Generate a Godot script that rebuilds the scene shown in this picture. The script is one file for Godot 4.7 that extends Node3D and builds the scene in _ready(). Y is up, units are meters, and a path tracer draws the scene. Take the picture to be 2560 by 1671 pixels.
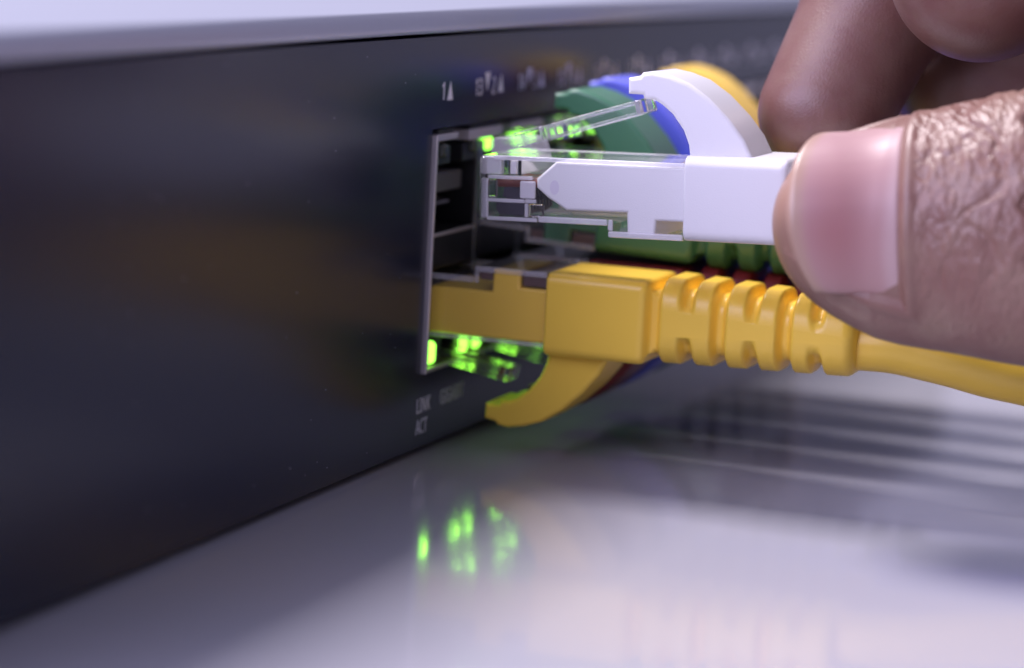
extends Node3D
# A close-up of a network switch: coloured patch cables in its ports and a hand pushing in a white one.
# Lengths in the shape code are millimetres; commit() turns them into metres.
# x = out of the switch's front panel, y = up, z = along the panel towards the camera.

const MM := 0.001
const PITCH := 14.0            # from port to port
const COL := -8.5              # middle of the first column of ports
const DESK := -0.8             # height of the desk under the switch
const EYE := Vector3(110.27, 58.10, 290.53)
const RIGHT := Vector3(0.94132, 0.05361, -0.33324)
const UP := Vector3(-0.09828, 0.98806, -0.11867)
const BACK := Vector3(0.32289, 0.14445, 0.93535)

var M := {}
var shared := {}

func _ready() -> void:
	set_camera()
	set_light()
	make_materials()
	build_desk()
	build_switch()
	build_cables()
	build_hand()

# ------------------------------------------------------------------ camera and light

func set_camera() -> void:
	var cam := Camera3D.new()
	cam.name = "camera"
	cam.transform = Transform3D(Basis(RIGHT, UP, BACK).orthonormalized(), EYE * MM)
	cam.near = 0.05
	cam.far = 30.0
	var att := CameraAttributesPhysical.new()
	att.frustum_focal_length = 106.6
	att.frustum_focus_distance = 0.298
	att.frustum_near = 0.05
	att.frustum_far = 30.0
	att.exposure_aperture = 17.0
	cam.attributes = att
	cam.fov = 12.839
	add_child(cam)

func set_light() -> void:
	var env := Environment.new()
	env.background_mode = Environment.BG_COLOR
	env.background_color = Color(0.32, 0.31, 0.46).linear_to_srgb()
	env.tonemap_mode = Environment.TONE_MAPPER_LINEAR
	env.tonemap_exposure = 1.0
	env.sdfgi_enabled = true
	env.ssao_enabled = true
	env.ssil_enabled = true
	var we := WorldEnvironment.new()
	we.name = "room_light"
	we.environment = env
	add_child(we)
	# the main lamp: above, behind and to the left
	area_lamp("ceiling_lamp", Vector3(-470, 930, -170), Vector3(20, 20, -5), Vector2(0.34, 0.34), 1.85, Color(0.98, 0.95, 0.97))
	# a wide soft one on the camera's left, over the top of the switch
	area_lamp("soft_lamp", Vector3(-400, 430, 640), Vector3(40, 20, 0), Vector2(0.8, 0.8), 1.42, Color(0.86, 0.84, 1.0))

func area_lamp(called: String, from: Vector3, to: Vector3, size: Vector2, energy: float, color: Color) -> void:
	var l := AreaLight3D.new()
	l.name = called
	l.area_size = size
	l.area_normalize_energy = true
	l.light_energy = energy
	l.light_color = color
	l.area_range = 6.0
	l.shadow_enabled = true
	add_child(l)
	l.look_at_from_position(from * MM, to * MM, Vector3(0, 0, 1))

# ------------------------------------------------------------------ materials

func mat(called: String, c: Color, rough := 0.5, metal := 0.0, spec := 0.5) -> StandardMaterial3D:
	var m := StandardMaterial3D.new()
	m.resource_name = called
	m.albedo_color = c.linear_to_srgb()
	m.roughness = rough
	m.metallic = metal
	m.metallic_specular = spec
	M[called] = m
	return m

func noise_tex(size: int, freq: float, seed_: int, octaves := 3, kind := FastNoiseLite.TYPE_SIMPLEX_SMOOTH, ramp: Gradient = null) -> NoiseTexture2D:
	var n := FastNoiseLite.new()
	n.seed = seed_
	n.frequency = freq
	n.noise_type = kind
	n.fractal_octaves = octaves
	var t := NoiseTexture2D.new()
	t.width = size
	t.height = size
	t.seamless = true
	t.noise = n
	if ramp:
		t.color_ramp = ramp
	return t

func grey_ramp(a: float, b: float) -> Gradient:
	var g := Gradient.new()
	g.set_color(0, Color(a, a, a))
	g.set_color(1, Color(b, b, b))
	return g

func bumpy(m: StandardMaterial3D, t: Texture2D, height_mm: float, repeat_mm: float) -> void:
	m.heightmap_enabled = true
	m.heightmap_texture = t
	m.heightmap_scale = height_mm * 0.1
	m.uv1_triplanar = true
	m.uv1_scale = Vector3.ONE * (1000.0 / repeat_mm)

func glass(called: String, tint: Color, rough := 0.03) -> StandardMaterial3D:
	var m := mat(called, tint, rough)
	m.refraction_enabled = true
	m.refraction_scale = 0.05
	m.transparency = BaseMaterial3D.TRANSPARENCY_ALPHA
	m.albedo_color.a = 0.0
	return m

func make_materials() -> void:
	var fine := noise_tex(256, 0.06, 3, 4)
	var grain := noise_tex(256, 0.12, 9, 2)
	# switch
	var p := mat("panel_paint", Color(0.013, 0.016, 0.034), 0.25, 0.0, 0.33)
	bumpy(p, grain, 0.007, 9.0)
	var lid := mat("cover_metal", Color(0.40, 0.42, 0.50), 0.34, 0.35)
	bumpy(lid, fine, 0.01, 18.0)
	mat("case_black", Color(0.02, 0.02, 0.022), 0.6)
	mat("print", Color(0.80, 0.77, 0.86), 0.6)
	mat("shield", Color(0.66, 0.60, 0.62), 0.34, 0.5)
	mat("mote", Color(0.32, 0.30, 0.34), 0.8)
	mat("shield_dark", Color(0.30, 0.31, 0.31), 0.22, 0.9)
	mat("block_grey", Color(0.11, 0.11, 0.125), 0.4)
	mat("jack_plastic", Color(0.012, 0.012, 0.014), 0.35)
	mat("gold", Color(0.85, 0.58, 0.24), 0.25, 1.0)
	mat("pin", Color(0.32, 0.31, 0.34), 0.3, 0.9)
	mat("blade_dark", Color(0.06, 0.055, 0.08), 0.35, 0.4)
	mat("rubber", Color(0.015, 0.015, 0.015), 0.8)
	var led := mat("light_green", Color(0.25, 0.7, 0.1), 0.3)
	led.emission_enabled = true
	led.emission = Color(0.28, 0.92, 0.07).linear_to_srgb()
	led.emission_energy_multiplier = 3.2
	mat("light_off", Color(0.06, 0.07, 0.06), 0.2)
	# desk
	var d := mat("desk_gloss", Color(0.455, 0.45, 0.505), 0.11, 0.0, 0.48)
	d.clearcoat_enabled = true
	d.clearcoat = 0.3
	d.clearcoat_roughness = 0.02
	bumpy(d, noise_tex(512, 0.02, 21, 3), 0.002, 90.0)
	# cables
	plastic("yellow", Color(0.98, 0.645, 0.08))
	plastic("white", Color(0.71, 0.70, 0.715))
	plastic("green", Color(0.06, 0.19, 0.105))
	plastic("blue", Color(0.15, 0.17, 0.78))
	plastic("red", Color(0.20, 0.022, 0.03))
	glass("clear", Color(0.97, 0.97, 0.97))
	var thin := mat("clear_shell", Color(0.96, 0.96, 0.98), 0.04)
	thin.transparency = BaseMaterial3D.TRANSPARENCY_ALPHA
	thin.albedo_color.a = 0.02
	# clear plastic, with the light its edges catch put in as milky white
	milky("clear_edge", 0.36)
	milky("clear_faint", 0.26)
	milky("clear_block", 0.52)
	mat("wire_brown", Color(0.16, 0.035, 0.025), 0.5)
	mat("wire_orange", Color(0.62, 0.22, 0.05), 0.5)
	mat("wire_green", Color(0.08, 0.30, 0.16), 0.5)
	mat("wire_pale", Color(0.55, 0.50, 0.46), 0.5)
	mat("gap_brown", Color(0.13, 0.075, 0.07), 0.35)
	mat("mould_mark", Color(0.62, 0.58, 0.66), 0.6)

func milky(called: String, a: float) -> void:
	var m := mat(called, Color(0.86, 0.84, 0.90), 0.26, 0.0, 0.6)
	m.transparency = BaseMaterial3D.TRANSPARENCY_ALPHA
	m.albedo_color.a = a

func plastic(called: String, c: Color) -> void:
	var m := mat(called, c, 0.32, 0.0, 0.5)
	if not shared.has("grain"):
		shared.grain = noise_tex(256, 0.10, 33, 3)
	bumpy(m, shared.grain, 0.010, 6.0)

# ------------------------------------------------------------------ things and parts

func numbered(called: String, parent: Node) -> String:
	if not parent.has_node(called):
		return called
	var k := 1
	while parent.has_node("%s_%03d" % [called, k]):
		k += 1
	return "%s_%03d" % [called, k]

func thing(called: String, label: String, category: String, where := Vector3.ZERO, turn := Basis.IDENTITY, group := "") -> Node3D:
	var o := Node3D.new()
	o.name = numbered(called, self)
	o.transform = Transform3D(turn, where * MM)
	o.set_meta("label", label)
	o.set_meta("category", category)
	if group != "":
		o.set_meta("group", group)
	add_child(o, true)
	return o

func put(called: String, mesh: Mesh, material: Material, parent: Node, at := Vector3.ZERO) -> MeshInstance3D:
	var o := MeshInstance3D.new()
	o.name = numbered(called, parent)
	o.mesh = mesh
	o.material_override = material
	o.position = at * MM
	parent.add_child(o, true)
	return o

func start() -> SurfaceTool:
	var st := SurfaceTool.new()
	st.begin(Mesh.PRIMITIVE_TRIANGLES)
	return st

# ------------------------------------------------------------------ mesh helpers (millimetres in, metres out)

func tri(st: SurfaceTool, a: Vector3, b: Vector3, c: Vector3, na: Vector3, nb: Vector3, nc: Vector3) -> void:
	var cr := (b - a).cross(c - a)
	if cr.length_squared() < 1e-16:
		return
	if cr.dot(na + nb + nc) > 0.0:   # clockwise seen from outside
		var t := b
		b = c
		c = t
		var tn := nb
		nb = nc
		nc = tn
	st.set_normal(na)
	st.add_vertex(a * MM)
	st.set_normal(nb)
	st.add_vertex(b * MM)
	st.set_normal(nc)
	st.add_vertex(c * MM)

func quad(st: SurfaceTool, a: Vector3, b: Vector3, c: Vector3, d: Vector3, na: Vector3, nb: Vector3, nc: Vector3, nd: Vector3) -> void:
	tri(st, a, b, c, na, nb, nc)
	tri(st, a, c, d, na, nc, nd)

# a box with rounded edges
func rbox(st: SurfaceTool, lo: Vector3, hi: Vector3, r := 0.2, seg := 2) -> void:
	var c := (lo + hi) / 2
	var h := (hi - lo).abs() / 2
	r = minf(r, minf(h.x, minf(h.y, h.z)) * 0.98)
	var inner := h - Vector3.ONE * r
	for axis in 3:
		var u := (axis + 1) % 3
		var v := (axis + 2) % 3
		var us := steps(h[u], r, seg)
		var vs := steps(h[v], r, seg)
		for side in [-1.0, 1.0]:
			var pos := []
			var nor := []
			for i in us.size():
				for j in vs.size():
					var q := Vector3.ZERO
					q[axis] = side * h[axis]
					q[u] = us[i]
					q[v] = vs[j]
					var k := q.clamp(-inner, inner)
					var n := (q - k).normalized()
					pos.append(c + k + n * r)
					nor.append(n)
			var w := vs.size()
			for i in us.size() - 1:
				for j in w - 1:
					var a := i * w + j
					quad(st, pos[a], pos[a + w], pos[a + w + 1], pos[a + 1], nor[a], nor[a + w], nor[a + w + 1], nor[a + 1])

func steps(h: float, r: float, seg: int) -> Array:
	var out := []
	for i in seg + 1:
		out.append(-h + r * (1.0 - cos(PI / 4)) / (1.0 - cos(PI / 4)) * float(i) / seg)
	for i in seg + 1:
		out.append(h - r + r * float(i) / seg)
	return out

func box_mesh(lo: Vector3, hi: Vector3, r := 0.15, seg := 2) -> Mesh:
	var st := start()
	rbox(st, lo, hi, r, seg)
	return st.commit()

# a side profile (x, y) pushed out along z, with rounded rims
func extrude(poly: PackedVector2Array, z0: float, z1: float, r := 0.3, seg := 3) -> Mesh:
	var st := start()
	if Geometry2D.is_polygon_clockwise(poly):
		poly.reverse()
	var n := poly.size()
	var out := PackedVector2Array()
	for i in n:
		var a := (poly[i] - poly[(i + n - 1) % n]).normalized()
		var b := (poly[(i + 1) % n] - poly[i]).normalized()
		var m := Vector2(a.y, -a.x) + Vector2(b.y, -b.x)
		m = m.normalized()
		out.append(m / maxf(0.5, m.dot(Vector2(a.y, -a.x))))
	var rings := []   # (inset, z, slope)
	for i in seg + 1:
		var t := PI / 2 * i / seg
		rings.append([r * (1.0 - sin(t)), z0 + r * (1.0 - cos(t)), Vector2(sin(t), -cos(t))])
	for i in seg + 1:
		var t := PI / 2 * (1.0 - float(i) / seg)
		rings.append([r * (1.0 - sin(t)), z1 - r * (1.0 - cos(t)), Vector2(sin(t), cos(t))])
	for k in rings.size() - 1:
		for i in n:
			var j := (i + 1) % n
			var e := (poly[j] - poly[i]).normalized()
			var flat := Vector2(e.y, -e.x)
			var ni := out[i].normalized() if out[i].normalized().dot(flat) > 0.82 else flat
			var nj := out[j].normalized() if out[j].normalized().dot(flat) > 0.82 else flat
			var p := []
			var nn := []
			for q in [[k, i, ni], [k, j, nj], [k + 1, j, nj], [k + 1, i, ni]]:
				var g: Array = rings[q[0]]
				var v: Vector2 = poly[q[1]] - out[q[1]] * float(g[0])
				p.append(Vector3(v.x, v.y, g[1]))
				var s: Vector2 = g[2]
				nn.append(Vector3(q[2].x * s.x, q[2].y * s.x, s.y).normalized())
			quad(st, p[0], p[1], p[2], p[3], nn[0], nn[1], nn[2], nn[3])
	var inset := PackedVector2Array()
	for i in n:
		inset.append(poly[i] - out[i] * r)
	var ids := Geometry2D.triangulate_polygon(inset)
	for side in [[z0, -1.0], [z1, 1.0]]:
		var nz := Vector3(0, 0, side[1])
		for t in range(0, ids.size(), 3):
			var a := inset[ids[t]]
			var b := inset[ids[t + 1]]
			var c := inset[ids[t + 2]]
			tri(st, Vector3(a.x, a.y, side[0]), Vector3(b.x, b.y, side[0]), Vector3(c.x, c.y, side[0]), nz, nz, nz)
	return st.commit()

# rings of points joined into a skin; normals from the surface itself
func skin_of(rings: Array, cap_start := true, cap_end := true) -> Mesh:
	var pos := PackedVector3Array()
	var idx := PackedInt32Array()
	var w: int = rings[0].size()
	for r in rings:
		for p in r:
			pos.append(p * MM)
	for i in rings.size() - 1:
		for j in w:
			var a := i * w + j
			var b := i * w + (j + 1) % w
			idx.append_array(PackedInt32Array([a, b, a + w, b, b + w, a + w]))
	for cap in [[cap_start, 0], [cap_end, rings.size() - 1]]:
		if cap[0]:
			var m := Vector3.ZERO
			for p in rings[cap[1]]:
				m += p
			pos.append(m / w * MM)
			var at := pos.size() - 1
			for j in w:
				var a: int = cap[1] * w + j
				var b: int = cap[1] * w + (j + 1) % w
				idx.append_array(PackedInt32Array([at, b, a] if cap[1] == 0 else [at, a, b]))
	# orientation: Godot's front faces run clockwise
	var volume := 0.0
	for t in range(0, idx.size(), 3):
		volume += pos[idx[t]].dot(pos[idx[t + 1]].cross(pos[idx[t + 2]]))
	if volume > 0.0:
		for t in range(0, idx.size(), 3):
			var s := idx[t + 1]
			idx[t + 1] = idx[t + 2]
			idx[t + 2] = s
	return indexed(pos, idx)

func indexed(pos: PackedVector3Array, idx: PackedInt32Array, colors := PackedColorArray(), uvs := PackedVector2Array()) -> ArrayMesh:
	var nor := PackedVector3Array()
	nor.resize(pos.size())
	for t in range(0, idx.size(), 3):
		var n := (pos[idx[t + 2]] - pos[idx[t]]).cross(pos[idx[t + 1]] - pos[idx[t]]) * 1e6
		for k in 3:
			nor[idx[t + k]] += n
	for i in nor.size():
		nor[i] = nor[i].normalized()
	var a := []
	a.resize(Mesh.ARRAY_MAX)
	a[Mesh.ARRAY_VERTEX] = pos
	a[Mesh.ARRAY_NORMAL] = nor
	a[Mesh.ARRAY_INDEX] = idx
	if colors.size():
		a[Mesh.ARRAY_COLOR] = colors
	if uvs.size():
		a[Mesh.ARRAY_TEX_UV] = uvs
	var m := ArrayMesh.new()
	m.add_surface_from_arrays(Mesh.PRIMITIVE_TRIANGLES, a)
	return m

func curve_points(knots: Array, step := 0.8) -> PackedVector3Array:
	var c := Curve3D.new()
	c.bake_interval = step
	for i in knots.size():
		var a: Vector3 = knots[maxi(i - 1, 0)]
		var b: Vector3 = knots[mini(i + 1, knots.size() - 1)]
		var h: Vector3 = (b - a) / 6.0
		c.add_point(knots[i], -h, h)
	return c.get_baked_points()

func tube(knots: Array, radius: float, sides := 20, waver := 0.0, step := 0.8) -> Mesh:
	var pts := curve_points(knots, step)
	var rings := []
	var side := Vector3(0, 0, 1)
	for i in pts.size():
		var d := (pts[mini(i + 1, pts.size() - 1)] - pts[maxi(i - 1, 0)]).normalized()
		side = (side - d * side.dot(d)).normalized()
		var other := d.cross(side)
		var ring := []
		for j in sides:
			var a := TAU * j / sides
			var r := radius * (1.0 + waver * sin(pts[i].x * 0.9 + 2.0 * a) )
			ring.append(pts[i] + (side * cos(a) + other * sin(a)) * r)
		rings.append(ring)
	return skin_of(rings)

# ------------------------------------------------------------------ desk

func build_desk() -> void:
	var o := put("desk_top", box_mesh(Vector3(-420, DESK - 25, -900), Vector3(900, DESK, 420), 2.0), M.desk_gloss, self)
	o.set_meta("label", "glossy pale grey desk top under the switch, mirroring the green lights")
	o.set_meta("category", "desk")
	o.set_meta("kind", "structure")

# ------------------------------------------------------------------ the switch

func col_z(k: int) -> float:
	return COL - PITCH * k

func build_switch() -> void:
	var t := thing("network_switch", "black rack network switch with a pale metal top cover and lit green port lights", "network switch")
	var far := -300.0
	var near := 128.0
	var z0 := 0.0
	var z1 := -171.5
	# front panel: a sheet with one long cut-out for the block of ports
	var st := start()
	var zs := [near, z0 + 0.1, z1 - 0.1, far]
	var ys := [0.0, 7.8, 33.9, 43.6]
	var nx := Vector3(1, 0, 0)
	for i in 3:
		for j in 3:
			if i == 1 and j == 1:
				continue
			quad(st, Vector3(0, ys[j], zs[i]), Vector3(0, ys[j + 1], zs[i]), Vector3(0, ys[j + 1], zs[i + 1]), Vector3(0, ys[j], zs[i + 1]), nx, nx, nx, nx)
			quad(st, Vector3(-1.2, ys[j], zs[i]), Vector3(-1.2, ys[j + 1], zs[i]), Vector3(-1.2, ys[j + 1], zs[i + 1]), Vector3(-1.2, ys[j], zs[i + 1]), -nx, -nx, -nx, -nx)
	for w in [[1, 2, 1.0], [0, 3, -1.0]]:
		for e in [[ys[w[0]], zs[w[0]], ys[w[0]], zs[w[1]], Vector3(0, w[2], 0)], [ys[w[1]], zs[w[0]], ys[w[1]], zs[w[1]], Vector3(0, -w[2], 0)], [ys[w[0]], zs[w[0]], ys[w[1]], zs[w[0]], Vector3(0, 0, -w[2])], [ys[w[0]], zs[w[1]], ys[w[1]], zs[w[1]], Vector3(0, 0, w[2])]]:
			quad(st, Vector3(0, e[0], e[1]), Vector3(0, e[2], e[3]), Vector3(-1.2, e[2], e[3]), Vector3(-1.2, e[0], e[1]), e[4], e[4], e[4], e[4])
	var panel := put("front_panel", st.commit(), M.panel_paint, t)
	# specks of dust on the paint
	var rng := RandomNumberGenerator.new()
	rng.seed = 12
	var specks := start()
	for i in 46:
		var c := Vector3(0.01, rng.randf_range(1.0, 42.5), rng.randf_range(4.0, 75.0))
		var h := Vector3(0.02, rng.randf_range(0.02, 0.05), rng.randf_range(0.03, 0.11))
		rbox(specks, c - h, c + h, 0.015, 1)
	var dust := put("dust", specks.commit(), M.mote, panel)
	dust.set_meta("kind", "stuff")
	# case behind it
	var body := start()
	rbox(body, Vector3(-250, 0, far), Vector3(-1.25, 1.2, near), 0.3)
	rbox(body, Vector3(-250, 1.25, far), Vector3(-248.8, 43.5, near), 0.3)
	rbox(body, Vector3(-248.7, 1.25, near - 1.2), Vector3(-1.3, 43.5, near), 0.3)
	rbox(body, Vector3(-248.7, 1.25, far), Vector3(-1.3, 43.5, far + 1.2), 0.3)
	put("case", body.commit(), M.case_black, t)
	# top cover: sheet with a rolled front lip
	var prof := PackedVector2Array([Vector2(-251, 44.0), Vector2(0.3, 44.0), Vector2(0.62, 44.12), Vector2(0.74, 44.4), Vector2(0.7, 44.9), Vector2(0.28, 46.2), Vector2(0.1, 46.36), Vector2(-0.25, 46.4), Vector2(-251, 46.4)])
	put("top_cover", extrude(prof, far, near, 0.2), M.cover_metal, t)
	for z in [near - 25.0, far + 25.0]:
		for x in [-20.0, -230.0]:
			var f := start()
			rbox(f, Vector3(x - 6, DESK + 0.002, z - 6), Vector3(x + 6, 0.2, z + 6), 0.3)
			put("rubber_foot", f.commit(), M.rubber, t)
	# metal shield round the block of ports
	var sh := start()
	rbox(sh, Vector3(-12, 7.9, -0.55), Vector3(0.55, 33.3, -0.05), 0.12)
	rbox(sh, Vector3(-12, 7.9, z1 + 0.05), Vector3(0.55, 33.3, z1 + 0.55), 0.12)
	rbox(sh, Vector3(-12, 7.9, z1 + 0.6), Vector3(0.3, 8.35, -0.6), 0.1)
	put("port_shield", sh.commit(), M.shield, t)
	# plates of the shield between the latch notches
	var edge := -0.62
	for k in 13:
		var zb := col_z(k) + 1.75 if k < 12 else z1 + 0.6
		var lift := 0.7 if k == 0 else 1.1
		put("shield_plate", box_mesh(Vector3(-3, 33.3 - lift, zb), Vector3(0.42, 33.3, edge), 0.1), M.shield, t)
		put("shield_tab", box_mesh(Vector3(-6, 33.32, zb + 0.6), Vector3(0.1, 33.7, edge - 0.9), 0.1), M.case_black, t)
		edge = col_z(k) - 1.75
	# black jack housing
	var hs := start()
	rbox(hs, Vector3(-14.5, 8.4, z1 + 0.6), Vector3(-13.5, 33.2, -0.6), 0.1)
	rbox(hs, Vector3(-13.4, 18.75, z1 + 0.7), Vector3(-0.2, 22.6, -0.7), 0.25)
	for k in 13:
		var a := -0.65 if k == 0 else col_z(k - 1) - 6.15
		var b := col_z(k) + 6.15 if k < 12 else z1 + 0.65
		rbox(hs, Vector3(-13.4, 8.45, minf(a, b)), Vector3(-0.3, 18.7, maxf(a, b)), 0.15)
		rbox(hs, Vector3(-13.4, 22.65, minf(a, b)), Vector3(-0.3, 31.9, maxf(a, b)), 0.15)
	for k in 12:
		for s in [-1.0, 1.0]:
			# shoulders beside the latch notch, which hold the lights
			var za: float = col_z(k) + s * 6.1
			var zb: float = col_z(k) + s * 1.9
			rbox(hs, Vector3(-13.4, 29.9, minf(za, zb)), Vector3(-0.35, 31.85, maxf(za, zb)), 0.15)
			rbox(hs, Vector3(-13.4, 8.5, minf(za, zb)), Vector3(-0.35, 11.3, maxf(za, zb)), 0.15)
	put("jack_housing", hs.commit(), M.jack_plastic, t)
	# folded metal faces between the openings
	for k in 13:
		var a := -0.62 if k == 0 else col_z(k - 1) - 6.2
		var b := col_z(k) + 6.2 if k < 12 else z1 + 0.62
		put("shield_face", box_mesh(Vector3(-0.29, 12.0, minf(a, b)), Vector3(-0.12, 31.8, maxf(a, b)), 0.05), M.shield_dark, t)
	put("shield_lip", box_mesh(Vector3(-0.34, 22.3, COL - 6.0), Vector3(-0.06, 22.68, COL + 6.0), 0.05), M.shield, t)
	put("contact_block", box_mesh(Vector3(-13.3, 26.6, COL - 5.4), Vector3(-1.6, 28.8, COL + 5.4), 0.3), M.block_grey, t)
	# contact springs of the open port
	for k in 8:
		var z := col_z(0) + (k - 3.5) * 1.02
		put("contact_pin", tube([Vector3(-2.4, 25.2, z), Vector3(-5, 25.7, z), Vector3(-9, 26.35, z), Vector3(-13.3, 26.4, z)], 0.25, 8), M.pin, t)
	# status lights
	var on_top := [1, 2, 3, 4]
	var on_low := [0, 1, 2]
	var top_mesh := box_mesh(Vector3(-1.2, -0.8, -0.8), Vector3(0.25, 0.8, 0.8), 0.55, 4)
	var low_mesh := box_mesh(Vector3(-1.2, -1.25, -0.85), Vector3(0.30, 1.25, 0.85), 0.6, 4)
	for k in 12:
		for s in [-1.0, 1.0]:
			var zt: float = col_z(k) + s * 4.7
			light_window(t, top_mesh, Vector3(0, 31.45, zt), k in on_top)
			light_window(t, low_mesh, Vector3(0, 9.85, col_z(k) + 0.5 + s * 5.0), k in on_low)
	# printing
	print_label(panel, "1", 37.8, -2.0, 1.9)
	print_arrow(panel, 37.8, -4.6, 1.0)
	for k in range(1, 12):
		var zc := col_z(k) + 6.6
		print_label(panel, str(12 + k), 37.8, zc + 3.7, 1.9)
		print_arrow(panel, 38.3, zc - 0.2, -1.0)
		print_label(panel, str(k + 1), 37.8, zc - 1.7, 1.9)
		print_arrow(panel, 38.0, zc - (4.6 if k < 9 else 5.6), 1.0)
	print_label(panel, "24", 38.0, col_z(12) + 9.8, 1.9)
	print_arrow(panel, 38.3, col_z(12) + 6.4, -1.0)
	print_label(panel, "LINK", 4.5, 0.9, 1.6)
	print_label(panel, "ACT", 2.2, 0.75, 1.6)
	print_label(panel, "GIGABIT", 4.5, -6.2, 1.6)

func light_window(t: Node3D, mesh: Mesh, at: Vector3, lit: bool) -> void:
	var o := put("status_light", mesh, M.light_green if lit else M.light_off, t, at)
	if lit:
		o.set_meta("label", "glowing green status light")
		var l := AreaLight3D.new()
		l.name = numbered("status_light_glow", t)
		l.area_size = Vector2(0.0014, 0.0014)
		l.area_normalize_energy = true
		l.light_energy = 4.5e-6
		l.light_color = Color(0.33, 0.95, 0.05).linear_to_srgb()
		l.area_range = 1.0
		l.shadow_enabled = true
		l.position = (at + Vector3(0.34, 0, 0)) * MM
		l.rotation.y = -PI / 2
		t.add_child(l, true)

# white print on the panel: z is where the text starts, y its middle
func print_label(panel: Node3D, text: String, y: float, z: float, cap: float) -> void:
	var f := SystemFont.new()
	f.font_names = PackedStringArray(["Droid Sans"])
	f.font_weight = 400
	var tm := TextMesh.new()
	tm.text = text
	tm.font = f
	tm.font_size = 48
	tm.pixel_size = 0.0001
	tm.depth = 0.08 * MM
	tm.horizontal_alignment = HORIZONTAL_ALIGNMENT_LEFT
	tm.vertical_alignment = VERTICAL_ALIGNMENT_CENTER
	var o := put("printed_label", tm, M.print, panel, Vector3(0.02, y, z))
	var k := cap / 3.5
	o.transform.basis = Basis(Vector3(0, 1, 0), PI / 2) * Basis.from_scale(Vector3(k * 0.86, k, k))

func print_arrow(panel: Node3D, y: float, z: float, way: float) -> void:
	var h := 1.0 * way
	var o := put("printed_arrow", extrude(PackedVector2Array([Vector2(-0.8, -h), Vector2(0.8, -h), Vector2(0.0, h)]), -0.02, 0.03, 0.004, 1), M.print, panel, Vector3(0.004, y, z))
	o.rotation.y = PI / 2

# ------------------------------------------------------------------ patch cables
# A plug's own axes: x from its front end towards the cable, y towards the latch, z across.

func build_cables() -> void:
	var up := 26.4
	var low := 15.1
	var flip := Basis(Vector3(1, 0, 0), PI)
	var g := "patch cables of the switch"
	patch_cable("white", "white patch cable pinched by the hand, its clear plug just outside the first upper port", Vector3(7.2, 28.8, -0.85), Basis(Vector3(0, 0, 1), deg_to_rad(2.2)).scaled(Vector3.ONE * 0.976), 16.5,
		[Vector3(52, -0.3, 0), Vector3(70, -0.4, 0), Vector3(88, -3, -3), Vector3(112, -14, -8), Vector3(150, -24, -16), Vector3(230, -26, -30)], g)
	patch_cable("yellow", "yellow patch cable in the lower row, its clear latch glowing green", Vector3(-9.8, low, COL), flip, 10.5,
		[Vector3(52, 0.4, 0), Vector3(60, 0.5, 0), Vector3(70, 2.0, 0), Vector3(90, 4.6, 1), Vector3(120, 9, 5), Vector3(160, 12.6, 16), Vector3(240, 12.8, 40)], g)
	var droop := [Vector3(52, 0, 0), Vector3(70, -0.6, 0), Vector3(100, -4, 0), Vector3(135, -12, 0), Vector3(170, -20, 0), Vector3(240, -23.5, 0)]
	patch_cable("green", "green patch cable in the second upper port, right behind the white plug", Vector3(-9.0, up - 0.2, col_z(1)), sag(2.4), 12.0, droop, g)
	patch_cable("blue", "blue patch cable in the upper row, between the green and the red cable", Vector3(-9.4, up + 0.1, col_z(2)), sag(1.2), 12.0, droop, g)
	patch_cable("red", "red patch cable in the upper row, hidden behind the curved guard of the white plug", Vector3(-11.5, up - 0.6, col_z(3)), sag(1.8), 12.0, droop, g)
	patch_cable("yellow", "yellow patch cable in the upper row, its curved guard behind the white one", Vector3(-9.4, up + 0.2, col_z(4)), sag(0.8), 12.0, droop, g)
	var lay := [Vector3(52, 0, 0), Vector3(75, 0.4, 0), Vector3(105, 3, 0), Vector3(140, 9, 0), Vector3(175, 12.7, 0), Vector3(240, 12.9, 0)]
	patch_cable("red", "dark red patch cable in the lower row, right behind the nearest yellow boot", Vector3(-9.8, low, col_z(1)), flip, 10.5, lay, g)
	patch_cable("green", "green patch cable in the lower row, behind the blue one and mirrored in the desk", Vector3(-9.8, low, col_z(3)), flip, 10.5, lay, g)
	patch_cable("blue", "blue patch cable in the lower row, its guard peeping out below the red one", Vector3(-9.8, low, col_z(2)), flip, 10.5, lay, g)

func sag(degrees: float) -> Basis:
	return Basis(Vector3(0, 0, 1), deg_to_rad(-degrees))

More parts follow.
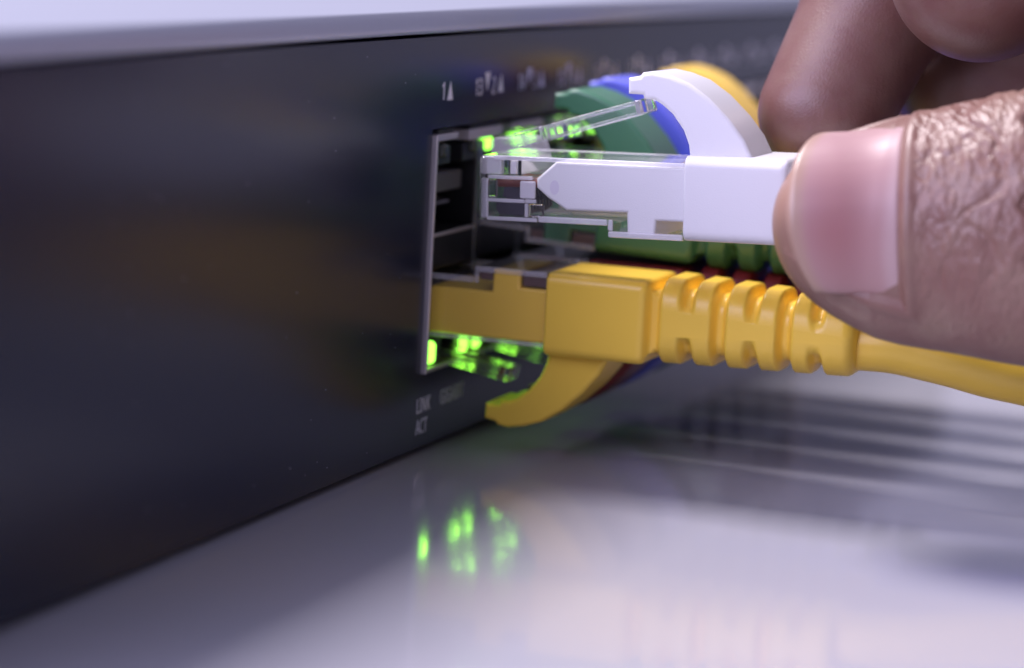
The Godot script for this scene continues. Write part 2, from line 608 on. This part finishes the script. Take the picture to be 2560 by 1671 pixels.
func patch_cable(color: String, label: String, at: Vector3, turn: Basis, latch_angle: float, path: Array, group: String) -> void:
	var t := thing("patch_cable", label, "cable", at, turn, group)
	var pm: Material = M[color]
	# clear plug: shell with a step at the cable end
	if not shared.has("shell"):
		var prof := PackedVector2Array([Vector2(0.0, -3.1), Vector2(0.35, -3.4), Vector2(14.2, -3.4), Vector2(14.35, -4.3), Vector2(14.7, -4.6), Vector2(22.5, -4.6), Vector2(22.5, 3.4), Vector2(0.35, 3.4), Vector2(0.0, 3.1)])
		shared.shell = extrude(prof, -5.85, 5.85, 0.22, 2)
		var nose := PackedVector2Array([Vector2(0.25, 3.42), Vector2(0.25, 4.7), Vector2(0.7, 5.1), Vector2(4.0, 5.15), Vector2(4.6, 4.6), Vector2(5.0, 3.42)])
		shared.nose = extrude(nose, -3.1, 3.1, 0.25, 2)
		var core := PackedVector2Array([Vector2(6.3, 0.2), Vector2(6.3, 1.15), Vector2(8.4, 3.02), Vector2(22.75, 3.02), Vector2(22.75, -2.7), Vector2(19.4, -2.7), Vector2(19.3, -4.4), Vector2(16.3, -4.4), Vector2(16.2, -2.0), Vector2(9.6, -2.05), Vector2(7.5, -0.8)])
		shared.core = extrude(core, -5.6, 5.6, 0.35, 3)
		shared.blade = extrude(PackedVector2Array([Vector2(1.6, -3.0), Vector2(4.3, -3.0), Vector2(5.0, -2.4), Vector2(5.0, -1.5), Vector2(4.25, -1.45), Vector2(4.25, -1.1), Vector2(4.5, -1.05), Vector2(4.3, 0.1), Vector2(2.1, 0.1), Vector2(1.9, -1.05), Vector2(2.3, -1.1), Vector2(2.3, -1.45), Vector2(1.2, -1.5), Vector2(1.2, -2.4)]), -0.18, 0.18, 0.03, 1)
		var rims := start()
		for sz in [-1.0, 1.0]:
			var za := minf(sz * 5.5, sz * 5.87)
			var zb := maxf(sz * 5.5, sz * 5.87)
			rbox(rims, Vector3(1.6, 2.95, za), Vector3(22.36, 3.42, zb), 0.1)
			rbox(rims, Vector3(6.6, -3.42, za), Vector3(14.2, -2.75, zb), 0.2)
			rbox(rims, Vector3(14.3, -4.62, za), Vector3(22.36, -3.95, zb), 0.2)
			rbox(rims, Vector3(14.25, -3.93, za), Vector3(14.8, -2.75, zb), 0.2)
			rbox(rims, Vector3(0.9, -3.42, za), Vector3(6.5, -3.0, zb), 0.1)
			rbox(rims, Vector3(0.9, -1.48, za), Vector3(5.1, -1.1, zb), 0.1)
			rbox(rims, Vector3(5.15, -1.45, za), Vector3(6.35, -1.05, zb), 0.1)
			rbox(rims, Vector3(5.1, -2.95, za), Vector3(5.5, -1.5, zb), 0.1)
			rbox(rims, Vector3(0.95, 0.95, za), Vector3(5.9, 1.35, zb), 0.12)  # pale bar, not a rim: the highlight along the wires, put in as colour
		shared.rims = rims.commit()
		var front := start()
		var frost := start()
		rbox(front, Vector3(-0.02, -3.42, -5.87), Vector3(0.85, 3.2, 5.87), 0.3)
		rbox(front, Vector3(2.6, 1.4, -5.6), Vector3(3.3, 3.1, 5.6), 0.15)
		rbox(front, Vector3(4.2, 1.4, -5.6), Vector3(4.6, 3.1, 5.6), 0.1)
		rbox(frost, Vector3(0.12, 1.4, -5.7), Vector3(2.4, 3.3, 5.7), 0.2)
		rbox(frost, Vector3(3.4, 1.5, -5.7), Vector3(4.1, 2.9, 5.7), 0.15)
		for sz in [-1.0, 1.0]:
			var za := minf(sz * 5.35, sz * 5.8)
			var zb := maxf(sz * 5.35, sz * 5.8)
			rbox(frost, Vector3(0.2, -3.2, za), Vector3(1.0, 1.0, zb), 0.2)
			rbox(frost, Vector3(4.5, -1.0, za), Vector3(6.2, 0.85, zb), 0.2)
			rbox(front, Vector3(5.55, -2.9, za), Vector3(7.2, -1.5, zb), 0.2)
			rbox(front, Vector3(0.95, -1.0, za), Vector3(2.0, 0.85, zb), 0.2)
		shared.frost = frost.commit()
		shared.front = front.commit()
		shared.wire = tube([Vector3(1.2, 0.35, 0), Vector3(3.5, 0.35, 0), Vector3(5.4, 0.45, 0), Vector3(8.5, 0.5, 0)], 0.46, 10)
		shared.boot = boot_mesh()
		var hook := PackedVector2Array([Vector2(22.5, 3.6), Vector2(22.3, 5.2), Vector2(21.7, 6.7), Vector2(20.5, 8.3), Vector2(19.4, 9.2), Vector2(18.5, 9.7), Vector2(17.4, 9.75), Vector2(17.25, 10.2), Vector2(15.7, 10.25), Vector2(15.65, 11.9), Vector2(16.9, 12.15), Vector2(17.2, 12.5), Vector2(18.3, 12.65), Vector2(20.2, 12.3), Vector2(22.2, 11.6), Vector2(24.4, 10.1), Vector2(26.6, 8.0), Vector2(28.2, 6.0), Vector2(29.4, 3.6)])
		shared.hook = extrude(hook, -4.4, 4.4, 0.5, 4)
	var shell := put("plug_shell", shared.shell, M.clear_shell, t)
	put("plug_rim_glint", shared.rims, M.clear_edge if color == "white" else M.clear_faint, shell)
	put("plug_front", shared.front, M.clear, shell)
	put("plug_frost", shared.frost, M.clear_block, shell)
	put("latch_base", shared.nose, M.clear_faint, t)
	var latch := put("latch", latch_mesh(latch_angle, 0), M.clear_shell, t)
	put("latch_edge", latch_mesh(latch_angle, 1), M.clear, latch)
	put("plug_core", shared.core, pm, t)
	for k in 8:
		var z := (k - 3.5) * 1.02
		put("contact_blade", shared.blade, M.gold if color != "white" else M.blade_dark, shell, Vector3(0, 0, z))
		put("wire", shared.wire, M[["wire_brown", "wire_pale", "wire_orange", "wire_pale", "wire_green", "wire_pale", "wire_orange", "wire_brown"][7 - k]], shell, Vector3(0, 0.05, z))
	if color != "white":
		put("gap_filler", box_mesh(Vector3(14.75, -4.35, -5.3), Vector3(16.2, -3.1, 5.3), 0.2), M.gap_brown, t)  # brown filler added in the gap, for the dark seen through the window
		put("gap_filler", box_mesh(Vector3(19.55, -4.35, -5.3), Vector3(22.2, -2.85, 5.3), 0.2), M.gap_brown, t)
	if color == "white":
		var ring := PackedVector2Array()
		for i in 20:
			ring.append(Vector2(8.3 + 0.55 * cos(TAU * i / 20), 0.3 + 0.8 * sin(TAU * i / 20)))
		put("mould_mark", extrude(ring, 5.5, 5.61, 0.05, 1), M.mould_mark, t)  # flat grey disc; the shade of a dimple is put into its colour
	var boot := put("boot", shared.boot, pm, t)
	put("latch_guard", shared.hook, pm, boot)
	put("cable", tube(path, 2.8, 24, 0.012), pm, t)

# the latch: an arm that springs from the plug's front end; kind 0 is its clear body, 1 its edges and tip, which catch the light
func latch_mesh(angle: float, kind: int) -> Mesh:
	var st := start()
	if kind == 0:
		rbox(st, Vector3(0.5, -0.72, -2.95), Vector3(3.6, 0.72, 2.95), 0.15)
		rbox(st, Vector3(3.65, -0.72, -1.65), Vector3(13.6, 0.72, 1.65), 0.15)
	else:
		for side in [-1.0, 1.0]:
			for e in [-1.0, 1.0]:
				rbox(st, Vector3(3.3, e * 0.60 - 0.16, side * 1.55 - 0.14), Vector3(13.8, e * 0.60 + 0.16, side * 1.55 + 0.14), 0.08)
				rbox(st, Vector3(0.4, e * 0.60 - 0.16, side * 2.85 - 0.14), Vector3(3.7, e * 0.60 + 0.16, side * 2.85 + 0.14), 0.08)
			rbox(st, Vector3(3.2, -0.7, side * 2.35 - 0.65), Vector3(3.95, 0.7, side * 2.35 + 0.65), 0.12)
		rbox(st, Vector3(13.65, -0.78, -1.7), Vector3(15.0, 0.78, 1.7), 0.2)
	var turned := start()
	turned.append_from(st.commit(), 0, Transform3D(Basis(Vector3(0, 0, 1), deg_to_rad(angle)), Vector3(2.6, 4.75, 0) * MM))
	return turned.commit()

# boot: box part, then a slotted strain relief
func boot_mesh() -> Mesh:
	var xs := []
	var x := 22.4
	while x < 23.0:
		xs.append(x)
		x += 0.1
	while x < 32.4:
		xs.append(x)
		x += 2.0
	x = 32.4
	while x < 55.2:
		xs.append(x)
		x += 0.19
	var rings := []
	for px in xs:
		var ring := []
		var k := smoothstep(33.4, 35.2, px)
		var far := clampf((px - 35.0) / 19.0, 0.0, 1.0)
		var hy := lerpf(4.4, lerpf(4.55, 4.1, far), k)
		var hz := lerpf(6.2, lerpf(5.6, 4.6, far), k)
		var cy := lerpf(-0.2, lerpf(-0.45, -0.3, far), k)
		var r := lerpf(1.1, lerpf(3.0, 3.7, far), k)
		var inset := 0.0
		if px < 22.7:
			inset = 0.3 - sqrt(maxf(0.0, 0.09 - (22.7 - px) ** 2))
		var box_end := clampf((px - 32.6) / 0.9, 0.0, 1.0)
		if px < 33.5:
			inset += 0.7 * (1.0 - sqrt(1.0 - box_end * box_end))
		if px > 53.9:
			inset += 1.5 * (1.0 - sqrt(maxf(0.0, 1.0 - ((px - 53.9) / 1.25) ** 2)))
		# points round a rounded rectangle, starting on the near side
		var pts := []
		for q in 4:
			var s := Vector2([1, -1, -1, 1][q], [1, 1, -1, -1][q])
			var corner := Vector2(s.x * (hz - r), s.y * (hy - r))
			for i in 7:
				var a := PI / 2 * (q + i / 6.0)
				var nn := Vector2(cos(a), sin(a))
				pts.append([corner + nn * r, nn])
			var s2 := Vector2([-1, -1, 1, 1][q], [1, -1, -1, 1][q])
			var next := Vector2(s2.x * (hz - r), s2.y * (hy - r))
			var ae := PI / 2 * (q + 1)
			var ne := Vector2(cos(ae), sin(ae))
			for i in range(1, 14):
				pts.append([corner.lerp(next, i / 14.0) + ne * r, ne])
		for pn in pts:
			var p: Vector2 = pn[0]
			var nn: Vector2 = pn[1]
			var dip := inset
			# full grooves
			for gx in [34.05, 41.0, 47.9]:
				dip = maxf(dip, 1.2 * (1.0 - smoothstep(0.3, 0.95, absf(px - gx))))
			# short slots that come in from above and below
			for gx in [37.55, 44.45, 51.2]:
				var reach := absf(p.y) - (1.5 if p.y < 0 else 1.6)
				var e := Vector2(absf(px - gx), maxf(0.0, 0.75 - reach) if reach < 0.75 else 0.0).length()
				dip = maxf(dip, 1.15 * (1.0 - smoothstep(0.25, 0.9, e)))
			p -= nn * dip
			ring.append(Vector3(px, p.y + cy, p.x))
		rings.append(ring)
	return skin_of(rings)

# ------------------------------------------------------------------ hand

var bones := []    # [a, ra, b, rb, flat]

func bone(a: Vector3, ra: float, b: Vector3, rb: float, flat := 1.0) -> void:
	bones.append([a, ra, b - a, rb - ra, 1.0 / (b - a).length_squared(), flat, minf(ra, rb)])

func sd(p: Vector3, list: Array) -> float:
	var d := 1e3
	for i in list:
		var k: Array = bones[i]
		var q: Vector3 = p - k[0]
		var ba: Vector3 = k[2]
		var h := clampf(q.dot(ba) * float(k[4]), 0.0, 1.0)
		q -= ba * h
		var fl: float = k[5]
		if fl != 1.0:
			var w := q.dot(BACK)
			q += BACK * (w * (fl - 1.0))
		var e: float = q.length() - float(k[1]) - float(k[3]) * h
		var s := 2.2
		var m := maxf(s - absf(d - e), 0.0) / s
		d = minf(d, e) - m * m * s * 0.25
	return d

func build_hand() -> void:
	var t := thing("hand", "hand with its thumb and fingers pinching the white plug from the right", "hand")
	var view := Basis(RIGHT, UP, BACK)
	# thumb (flattened along the nail's normal)
	var fl := 1.22
	bone(at(1978, 522, 291.3), 7.35, at(2060, 530, 290.5), 9.6, fl)
	bone(at(2060, 530, 290.5), 9.6, at(2125, 537, 290.2), 9.9, fl)
	bone(at(1935, 500, 288.8), 4.6, at(2045, 505, 287.8), 6.0, fl)
	bone(at(2125, 537, 290.2), 9.9, at(2215, 535, 289.5), 11.1, fl)
	bone(at(2215, 535, 289.5), 11.1, at(2400, 530, 287.5), 12.6, fl)
	bone(at(2400, 530, 287.5), 12.6, at(2760, 570, 285), 13.0, fl)
	bone(at(2760, 570, 285), 13.0, at(3120, 520, 288), 15.5)
	# forefinger, behind the plug
	bone(at(1915, 262, 319), 6.9, at(2060, -25, 323), 7.9)
	bone(at(2060, -25, 323), 7.9, at(2330, -480, 328), 9.2)
	bone(at(2330, -480, 328), 9.4, at(2850, -640, 320), 10.5)
	# middle finger, folded
	bone(at(2285, -75, 303), 9.4, at(2420, -330, 306), 9.8)
	bone(at(2420, -330, 306), 9.6, at(2880, -520, 306), 11.0)
	# palm
	bone(at(2215, 205, 331), 6.5, at(2640, 215, 331), 11.0)
	bone(at(2640, 215, 331), 12.0, at(3120, 250, 312), 15.0)
	bone(at(2850, -640, 320), 10.5, at(3250, 100, 310), 18.0)
	bone(at(2880, -520, 306), 11.0, at(3250, 100, 310), 18.0)
	bone(at(3120, 520, 288), 15.5, at(3300, 150, 306), 19.0)
	bone(at(3250, 100, 310), 19.0, at(4000, 60, 306), 24.0)
	var mesh := flesh(Vector3(30, 6, -70), Vector3(128, 96, 40))
	var sm := mat("skin", Color(1, 1, 1), 0.40, 0.0, 0.5)
	sm.vertex_color_use_as_albedo = true
	bumpy(sm, noise_tex(512, 0.07, 77, 3, FastNoiseLite.TYPE_CELLULAR), 0.028, 9.0)
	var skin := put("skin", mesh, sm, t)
	var nm := mat("nail", Color(1, 1, 1), 0.36, 0.0, 0.55)
	nm.vertex_color_use_as_albedo = true
	put("thumbnail", nail(), nm, skin)

# where the hand's joints lie: right and down from the middle of the view, and how far away (all turned into the scene's own millimetres)
func at(px: float, py: float, dist: float) -> Vector3:
	return EYE + (RIGHT * (px - 1190.0) / 6905.84 + UP * (777.0 - py) / 6905.84 - BACK) * (dist - 8.0)

func flesh(lo: Vector3, hi: Vector3) -> ArrayMesh:
	var cell := 0.55
	var n := 8
	var block := cell * n
	var all := range(bones.size())
	var field := {}      # packed grid point -> distance
	var size := Vector3i(((hi - lo) / block).ceil())
	var verts := PackedVector3Array()
	var index_of := {}
	var blocks := []
	for bx in size.x:
		for by in size.y:
			for bz in size.z:
				var c := lo + (Vector3(bx, by, bz) + Vector3.ONE * 0.5) * block
				if absf(sd(c, all)) < block * 1.3:
					blocks.append(Vector3i(bx, by, bz))
	var W := 1024
	for b in blocks:
		var c := lo + (Vector3(b) + Vector3.ONE * 0.5) * block
		var list := []
		for i in bones.size():
			if sd(c, [i]) < block * 1.3 + 3.0:
				list.append(i)
		if list.is_empty():
			continue
		for x in n + 1:
			for y in n + 1:
				for z in n + 1:
					var g := Vector3i(b.x * n + x, b.y * n + y, b.z * n + z)
					var key := (g.x * W + g.y) * W + g.z
					if not field.has(key):
						field[key] = sd(lo + Vector3(g) * cell, list)
	# surface nets
	var corner := [0, 1, W, W + 1, W * W, W * W + 1, W * W + W, W * W + W + 1]
	var off := [Vector3(0, 0, 0), Vector3(0, 0, 1), Vector3(0, 1, 0), Vector3(0, 1, 1), Vector3(1, 0, 0), Vector3(1, 0, 1), Vector3(1, 1, 0), Vector3(1, 1, 1)]
	var edges := [[0, 1], [2, 3], [4, 5], [6, 7], [0, 2], [1, 3], [4, 6], [5, 7], [0, 4], [1, 5], [2, 6], [3, 7]]
	var cells := []
	for key in field:
		var d0: float = field[key]
		if absf(d0) > cell * 1.8:
			continue
		var v := [d0]
		var whole := true
		var neg := 1 if d0 < 0 else 0
		for k in range(1, 8):
			var e = field.get(key + corner[k])
			if e == null:
				whole = false
				break
			v.append(e)
			if e < 0:
				neg += 1
		if not whole or neg == 0 or neg == 8:
			continue
		var sum := Vector3.ZERO
		var count := 0
		for ed in edges:
			var a: float = v[ed[0]]
			var b: float = v[ed[1]]
			if (a < 0) != (b < 0):
				sum += off[ed[0]].lerp(off[ed[1]], a / (a - b))
				count += 1
		var g := Vector3(key / (W * W), (key / W) % W, key % W)
		index_of[key] = verts.size()
		verts.append(lo + (g + sum / count) * cell)
		cells.append(key)
	var idx := PackedInt32Array()
	for key in cells:
		var d0: float = field[key]
		for ax in 3:
			var e: int = [W * W, W, 1][ax]
			var d1: float = field[key + e]
			if (d0 < 0) == (d1 < 0):
				continue
			var f: int = [W, 1, W * W][ax]
			var h: int = [1, W * W, W][ax]
			var a = index_of.get(key)
			var b = index_of.get(key - f)
			var c = index_of.get(key - f - h)
			var d = index_of.get(key - h)
			if b == null or c == null or d == null:
				continue
			if d0 < 0:
				idx.append_array(PackedInt32Array([a, c, b, a, d, c]))
			else:
				idx.append_array(PackedInt32Array([a, b, c, a, c, d]))
	return fleshed(verts, finer(verts, finer(verts, idx, 1.0), 0.0))

# splits the triangles of the thumb's end in four, so that creases and the nail fold have room
func finer(verts: PackedVector3Array, idx: PackedInt32Array, margin: float) -> PackedInt32Array:
	var mid := at(2045, 512, 290.5)
	var out := PackedInt32Array()
	var made := {}
	var list := range(bones.size())
	var inside := PackedByteArray()
	inside.resize(verts.size())
	for i in verts.size():
		var q := verts[i] - mid
		var u := q.dot(RIGHT)
		inside[i] = 1 if u > -8.0 - margin and u < 16.0 + margin and absf(q.dot(UP)) < 13.0 and q.dot(BACK) > -3.0 - margin else 0
	for t in range(0, idx.size(), 3):
		if inside[idx[t]] + inside[idx[t + 1]] + inside[idx[t + 2]] < 3:
			out.append_array(PackedInt32Array([idx[t], idx[t + 1], idx[t + 2]]))
			continue
		var m := []
		for k in 3:
			var a := idx[t + k]
			var b := idx[t + (k + 1) % 3]
			var key := mini(a, b) * 4194304 + maxi(a, b)
			if not made.has(key):
				var p := (verts[a] + verts[b]) / 2
				var d := sd(p, list)
				var e := 0.02
				var g := Vector3(sd(p + Vector3(e, 0, 0), list) - d, sd(p + Vector3(0, e, 0), list) - d, sd(p + Vector3(0, 0, e), list) - d) / e
				if absf(d) < 0.5:
					p -= g * d / maxf(g.length_squared(), 0.25)
				made[key] = verts.size()
				verts.append(p)
			m.append(made[key])
		out.append_array(PackedInt32Array([idx[t], m[0], m[2], m[0], idx[t + 1], m[1], m[2], m[1], idx[t + 2], m[0], m[1], m[2]]))
	return out

func fleshed(verts: PackedVector3Array, idx: PackedInt32Array) -> ArrayMesh:
	# creases of the thumb's joint, nail bed, skin tones and shade painted on the fingers
	var nor := PackedVector3Array()
	nor.resize(verts.size())
	for t in range(0, idx.size(), 3):
		var n := (verts[idx[t + 2]] - verts[idx[t]]).cross(verts[idx[t + 1]] - verts[idx[t]])
		for k in 3:
			nor[idx[t + k]] += n
	var fold := FastNoiseLite.new()
	fold.seed = 5
	fold.frequency = 1.0
	fold.noise_type = FastNoiseLite.TYPE_SIMPLEX_SMOOTH
	fold.fractal_type = FastNoiseLite.FRACTAL_NONE
	var tone := FastNoiseLite.new()
	tone.seed = 8
	tone.frequency = 0.16
	tone.fractal_octaves = 4
	var colors := PackedColorArray()
	var mid := at(2045, 512, 290.5)
	for i in verts.size():
		var p := verts[i]
		var n := nor[i].normalized()
		var q := p - mid
		var u := q.dot(RIGHT)
		var v := q.dot(UP)
		var w := q.dot(BACK)
		var is_thumb := w > -12.0 and absf(v) < 15.0
		var c := Color(0.218, 0.126, 0.094)
		var k := tone.get_noise_3dv(p)
		c = c.lerp(Color(0.180, 0.087, 0.067), clampf(0.5 + k * 1.2, 0.0, 1.0))
		if is_thumb:
			var face := clampf(n.dot(BACK) * 1.3 + n.dot(UP) * 0.5, 0.0, 1.0)
			# knuckle folds: fine net near the nail, long grooves across the joint
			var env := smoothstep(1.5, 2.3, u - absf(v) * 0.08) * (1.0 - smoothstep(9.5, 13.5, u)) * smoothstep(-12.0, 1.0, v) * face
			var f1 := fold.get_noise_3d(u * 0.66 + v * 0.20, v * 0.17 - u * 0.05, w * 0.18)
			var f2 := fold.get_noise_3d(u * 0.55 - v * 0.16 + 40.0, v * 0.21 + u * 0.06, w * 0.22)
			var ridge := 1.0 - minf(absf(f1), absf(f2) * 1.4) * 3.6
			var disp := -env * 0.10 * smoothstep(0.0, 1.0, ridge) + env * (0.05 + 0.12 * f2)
			# two deep creases
			for cr in [[7.4, 0.22], [12.6, 0.5]]:
				var line: float = cr[0] + 0.025 * v * v * 0.6 + fold.get_noise_2d(v * 0.22, cr[0]) * 3.0 - 0.06 * v
				disp -= float(cr[1]) * exp(-pow((u - line) / (0.5 + 0.35 * fold.get_noise_2d(v * 0.4, 9.0 + cr[0])), 2.0)) * face * smoothstep(-9.0, -3.0, v)
			# fine lines everywhere
			var e := nail_edge(u, v, w)
			disp += 0.07 * fold.get_noise_3d(u * 1.4, v * 0.7, w * 0.7) * face * smoothstep(0.6, 2.0, e)
			# bed of the nail, with a fold of skin round it
			disp -= 0.75 * (1.0 - smoothstep(-0.6, 0.15, e)) * face * smoothstep(-11.0, -8.0, u)
			if u > -6.0:
				disp += 0.20 * exp(-pow((e - 0.5) / 0.55, 2.0)) * clampf(face * 1.6, 0.0, 1.0) * smoothstep(-10.5, -6.0, u)
			p += n * disp
			c = c.lerp(Color(0.34, 0.20, 0.145), smoothstep(-6.0, -9.5, u) * 0.7)
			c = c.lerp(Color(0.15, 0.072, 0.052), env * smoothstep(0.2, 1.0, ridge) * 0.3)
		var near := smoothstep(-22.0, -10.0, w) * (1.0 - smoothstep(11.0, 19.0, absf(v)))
		c = Color(c.r * 0.74, c.g * 0.66, c.b * 0.72).lerp(c, near)  # fingers and palm darkened in colour, in place of the shade on them
		verts[i] = p
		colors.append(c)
	for i in verts.size():
		verts[i] = verts[i] * MM
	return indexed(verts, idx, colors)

# outline of the nail: angle round the thumb, and where it begins and ends along the thumb (u, from the middle of the last joint)
func nail_phi(v: float, w: float) -> float:
	return atan2(v, (w + 0.0) * 1.22)

func nail_root(phi: float) -> float:
	return 0.9 + (0.85 if phi > -0.15 else 1.6) * pow(phi + 0.15, 2.0)

func nail_tip(phi: float) -> float:
	return -9.5 + (1.7 if phi > 0.0 else 4.2) * phi * phi

func nail_edge(u: float, v: float, w: float) -> float:
	# below zero inside the nail
	var phi := nail_phi(v, w)
	var d := u - nail_root(clampf(phi, -1.0, 1.5))
	d = maxf(d, (-0.80 - phi) * 8.5)
	d = maxf(d, (phi - 1.62) * 8.5)
	return d

# how far the thumb's skin lies from p in that direction
func reach(p: Vector3, dir: Vector3) -> float:
	var lo := 3.0
	var hi := 14.0
	for i in 14:
		var m := (lo + hi) / 2
		if sd(p + dir * m, [0, 1, 2, 3, 4]) < 0.0:
			lo = m
		else:
			hi = m
	return lo

func nail() -> Mesh:
	var mid := at(2045, 512, 290.5)
	var nu := 40
	var nv := 48
	var ridge := FastNoiseLite.new()
	ridge.seed = 4
	ridge.frequency = 1.0
	var pos := PackedVector3Array()
	var colors := PackedColorArray()
	var idx := PackedInt32Array()
	for layer in 2:
		for i in nu + 1:
			for j in nv + 1:
				var s := float(i) / nu
				var phi := lerpf(-0.82, 1.60, float(j) / nv)
				var u := lerpf(nail_root(phi), nail_tip(phi), s)
				# the plate follows the thumb's cross-section and bends down a little to its free end
				var k := clampf((-1.0 - u) / 7.0, 0.0, 1.3)
				var dir := (UP * sin(phi) + BACK * cos(phi) / 1.22).normalized()
				var rr := lerpf(reach(mid + RIGHT * -2.5, dir), reach(mid + RIGHT * u, dir), smoothstep(-5.0, 2.5, u) * 0.55) - 0.45 * k * k
				var lift := (-0.02 if layer == 0 else -0.5) + 0.03 * ridge.get_noise_2d(phi * 9.0, s * 0.6)
				# rounded rims
				var rim := minf(minf(float(j), float(nv - j)) / 3.0, minf(float(i), float(nu - i)) / 2.0)
				if layer == 0 and rim < 1.0:
					lift -= 0.4 * (1.0 - sqrt(1.0 - (1.0 - rim) * (1.0 - rim)))
				var p := mid + RIGHT * u + dir * (rr + lift)
				pos.append(p * MM)
				var c := Color(0.39, 0.235, 0.225)
				c = c.lerp(Color(0.31, 0.135, 0.13), exp(-pow((s - 0.58) / 0.36, 2.0)) * exp(-pow((phi + 0.15) / 0.7, 2.0)))
				c = c.lerp(Color(0.36, 0.225, 0.165), smoothstep(0.80, 0.95, s))
				c = c.lerp(Color(0.41, 0.275, 0.265), 0.9 * (1.0 - smoothstep(0.06, 0.2, s + 0.03 * sin(phi * 3.0))))
				colors.append(c)
	var w := nv + 1
	var half := (nu + 1) * w
	for i in nu:
		for j in nv:
			var a := i * w + j
			idx.append_array(PackedInt32Array([a, a + 1, a + w, a + 1, a + w + 1, a + w]))
			a += half
			idx.append_array(PackedInt32Array([a, a + w, a + 1, a + 1, a + w, a + w + 1]))
	for i in nu:
		for j in [0, nv]:
			var a: int = i * w + j
			idx.append_array(PackedInt32Array([a, a + w, a + half, a + w, a + w + half, a + half] if j == 0 else [a, a + half, a + w, a + w, a + half, a + w + half]))
	for j in nv:
		for i in [0, nu]:
			var a: int = i * w + j
			idx.append_array(PackedInt32Array([a, a + half, a + 1, a + 1, a + half, a + 1 + half] if i == 0 else [a, a + 1, a + half, a + 1, a + 1 + half, a + half]))
	# make sure that the outside is the front
	var a0 := pos[half / 2]
	var q := (pos[idx[3 * nv + 2]] - pos[idx[3 * nv]]).cross(pos[idx[3 * nv + 1]] - pos[idx[3 * nv]])
	if q.dot(BACK + UP * 0.3) < 0.0:
		for t in range(0, idx.size(), 3):
			var s := idx[t + 1]
			idx[t + 1] = idx[t + 2]
			idx[t + 2] = s
	return indexed(pos, idx, colors)
